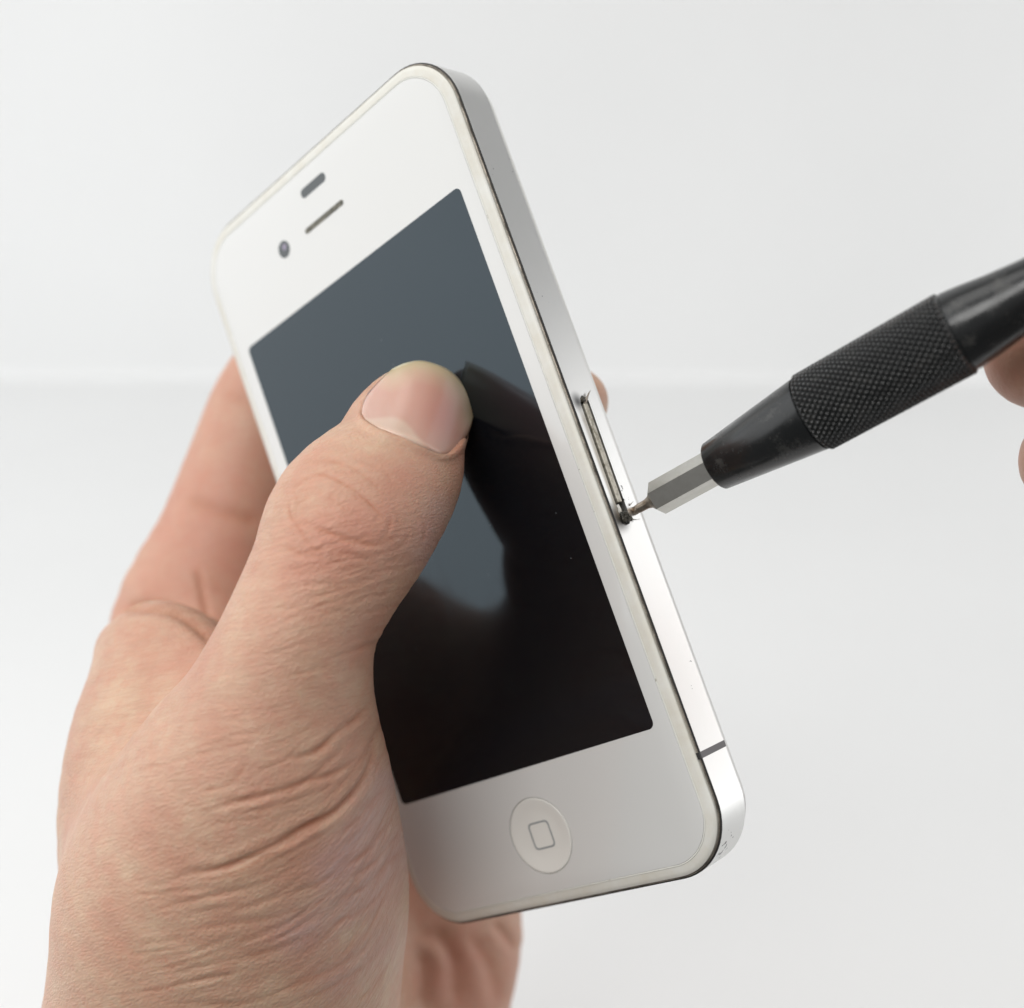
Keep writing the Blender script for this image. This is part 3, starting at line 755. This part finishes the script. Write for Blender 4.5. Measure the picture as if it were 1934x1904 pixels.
# sink the skin beneath the plate, raise the folds round it
dn, tn, sn = seg_dist(U, vis)
ins_f = inside(U, vis) & (co[fi, 2] < 172)
disp[fi[ins_f]] -= np.clip(dn[ins_f]/10, 0, 1)*.35
around = (~ins_f) & (co[fi, 2] < 172)
dc, tcn, _ = seg_dist(U, smooth_pl([(712, 728), (690, 770), (689, 791), (716, 810), (765, 828), (808, 846), (836, 856), (858, 846), (874, 822), (891, 786)], 5))
disp[fi[around]] += .42*np.exp(-((dc[around]-7)/8)**2)*np.clip((U[around, 1]-735)/30, 0, 1)
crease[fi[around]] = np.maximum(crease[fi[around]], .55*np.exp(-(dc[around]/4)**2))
# swell of the knuckle and tendon of the thumb
d, t, _ = seg_dist(U, [(640, 985), (700, 1010)]); disp[fi] += .5*np.exp(-(d/60)**2)
co2 = co+no*disp[:, None]

# flow coordinate (mm): x across the skin lines, y along
u_, v_ = uv[:, 0], uv[:, 1]
gx = np.clip((u_-370)/340, 0, 1.2)
gfun = .25*(u_-370)+1.6*340*np.where(gx > 0, gx**4/4, 0)
thb = 1/(1+np.exp((v_-1330)/40))                # on the thumb itself the lines run straighter across
sA = v_+gfun; sB = v_+.28*(u_-600)
sF = (sB*thb+sA*(1-thb))/13.5
flow = np.stack([sF, u_/13.5, co[:, 2]], 1)
def blob(cu, cv, ru, rv, z0=0, z1=400): return np.exp(-((u_-cu)/ru)**2-((v_-cv)/rv)**2)*((co[:, 2] > z0) & (co[:, 2] < z1))
wr = .75+.0*u_
wr = wr*(1-.75*blob(760, 860, 110, 70, 0, 180))*(1-.35*blob(200, 1650, 130, 350, 0, 230))+.45*blob(560, 1020, 90, 90, 0, 180)+.4*blob(600, 1780, 220, 260, 0, 200)+.35*blob(690, 1550, 90, 160, 0, 200)
bk = np.clip((co[:, 2]-190)/12, 0, 1); wr = wr*(1-bk)+.25*bk
red = .10+.18*blob(690, 1000, 110, 80, 0, 180)+.22*blob(640, 1130, 200, 230, 0, 170)+.30*blob(700, 985, 80, 60, 0, 180)+.30*blob(760, 900, 70, 40, 0, 180)+.22*blob(600, 1060, 120, 40, 0, 180)+.18*blob(540, 1450, 160, 60, 0, 190)+.16*blob(640, 1640, 120, 60, 0, 200)+.28*blob(860, 840, 30, 80, 0, 180)
red = red+.32*bk+.25*blob(400, 1050, 120, 200, 195)+.25*blob(860, 1850, 60, 90, 195)
red += .20*blob(330, 1240, 90, 60, 0, 215)
cool = .55*np.exp(-(seg_dist(uv, [(625, 1640), (690, 1560), (730, 1480)])[0]/38)**2)+.45*np.exp(-(seg_dist(uv, [(560, 1760), (680, 1700), (760, 1600)])[0]/45)**2)+.35*np.exp(-(seg_dist(uv, [(830, 960), (800, 1050)])[0]/30)**2)+.3*np.exp(-(seg_dist(uv, [(640, 1850), (720, 1790)])[0]/40)**2)
set_attr(me, 'cool', cool*(co[:, 2] < 190))
M3 = Wd(co2)
ORG = Wd(px(400, 1850, 190))
me.vertices.foreach_set('co', (M3-ORG).ravel()); me.update()
hand.location = ORG
set_attr(me, 'flow', flow, 'FLOAT_VECTOR'); set_attr(me, 'crease', crease); set_attr(me, 'red', np.clip(red, 0, .85)); set_attr(me, 'wrinkle', np.clip(wr, 0, 1.4))
tag(hand, 'left hand holding the phone from behind, thumb bent flat over the dark screen', 'hand')

# nail plate mesh with thickness
m_nail, nt, b = mat('fingernail', (.6, .4, .33), .22, Subsurface_Weight=.25, Subsurface_Scale=.0015, Specular_IOR_Level=.5, Coat_Weight=.8, Coat_Roughness=.22)
b.inputs['Subsurface Radius'].default_value = (1, .4, .25)
b.inputs['Specular Tint'].default_value = (1, .97, .94, 1)
at = nd(nt, 'ShaderNodeAttribute', attribute_name='nail')
sx = nd(nt, 'ShaderNodeSeparateXYZ'); nt.links.new(at.outputs['Vector'], sx.inputs[0])
ae = nd(nt, 'ShaderNodeAttribute', attribute_name='edge')
tcn_ = nd(nt, 'ShaderNodeTexCoord'); nn = nd(nt, 'ShaderNodeTexNoise', i_Scale=230.0, i_Detail=2.0); nt.links.new(tcn_.outputs['Object'], nn.inputs['Vector'])
q_ = math_n(nt, 'ADD', ae.outputs['Fac'], math_n(nt, 'MULTIPLY', math_n(nt, 'SUBTRACT', nn.outputs[0], .5), .10))
cr = ramp(nt, q_, [(0.0, (.74, .68, .50)), (.03, (.60, .47, .28)), (.09, (.60, .45, .29)), (.20, (.60, .40, .28)), (.42, (.58, .32, .245)), (1.0, (.58, .335, .26))])
al = nd(nt, 'ShaderNodeAttribute', attribute_name='lunula')
nt.links.new(mixc(nt, al.outputs['Fac'], mixc(nt, math_n(nt, 'MULTIPLY', sx.outputs[2], .6), cr.outputs[0], (.56, .25, .21)), (.64, .46, .355)), b.inputs['Base Color'])
nv = Wd(NP3)
fcs = []; idg = np.arange(NPQ*NPQ).reshape(NPQ, NPQ)
for i in range(NPQ-1):
    for j in range(NPQ-1): fcs.append((idg[i, j], idg[i, j+1], idg[i+1, j+1], idg[i+1, j]))
nail = new_obj('thumbnail', nv-ORG, fcs, m_nail, hand)
nvec = np.stack([pp.ravel(), qq.ravel(), np.exp(-((pp.ravel()-.68)/.22)**2-((qq.ravel()-.5)/.28)**2)], 1)
set_attr(nail.data, 'nail', nvec, 'FLOAT_VECTOR')
de_, _, _ = seg_dist(NUV.reshape(-1, 2), free_e); set_attr(nail.data, 'edge', np.clip(de_/110, 0, 1))
lim = .02+.20*np.exp(-((pp.ravel()-.36)/.26)**2)
set_attr(nail.data, 'lunula', .85*np.clip((lim-qq.ravel())/.05+.5, 0, 1))
sd_ = nail.modifiers.new('thickness', 'SOLIDIFY'); sd_.thickness = .0005; sd_.offset = 0.0
bpy.context.view_layer.update()

# right hand gripping the screwdriver, mostly beyond the right edge
rA = [(1972, 662, 112, 143, 7.2), (2040, 660, 132, 143, 8.2), (2180, 690, 140, 145, 8.6), (2380, 760, 150, 150, 9.5), (2560, 860, 165, 160, 11)]
rB = [(2030, 868, 100, 147, 6.8), (2100, 870, 122, 148, 7.8), (2230, 900, 132, 150, 8.2), (2400, 900, 140, 156, 9.5), (2560, 860, 150, 163, 11)]
rC = [(2250, 985, 95, 156, 6.2), (2350, 975, 112, 158, 7), (2480, 960, 125, 163, 8), (2620, 900, 140, 166, 10)]
rI = [(2090, 385, 95, 138, 6.5), (2150, 370, 120, 136, 7.6), (2260, 430, 140, 138, 8.5), (2450, 560, 150, 146, 9.5), (2600, 740, 170, 158, 12)]
rT = [(2060, 560, 95, 116, 5), (2120, 570, 130, 117, 6.5), (2260, 600, 155, 121, 8.5), (2420, 660, 170, 130, 10), (2600, 760, 220, 145, 13), (2750, 860, 280, 155, 16)]
rP = [(2600, 680, 180, 160, 13), (2720, 700, 240, 162, 16), (2880, 730, 270, 164, 18), (3060, 780, 280, 166, 20), (3250, 850, 270, 170, 21)]
G2 = Grid((48, -58, 100), (190, 60, 215), 1.1)
S2 = build_field(G2, [([rP, rT], 8), ([rA], .5), ([rB], .5), ([rC], .5), ([rI], .5)], 2.5)
h2 = skin_mesh('hand', G2, S2, m_skin, 1)
me = h2.data; co = get_co(me)
ORG2 = Wd(px(2700, 1000, 168))
me.vertices.foreach_set('co', (Wd(co)-ORG2).ravel()); me.update(); h2.location = ORG2
set_attr(me, 'flow', co*np.array([1, 1, 1]), 'FLOAT_VECTOR'); set_attr(me, 'crease', np.zeros(len(co)))
set_attr(me, 'cool', np.zeros(len(co))); set_attr(me, 'red', np.full(len(co), .5)); set_attr(me, 'wrinkle', np.full(len(co), .2))
tag(h2, 'fingers of the right hand gripping the black screwdriver at the edge of the picture', 'hand')
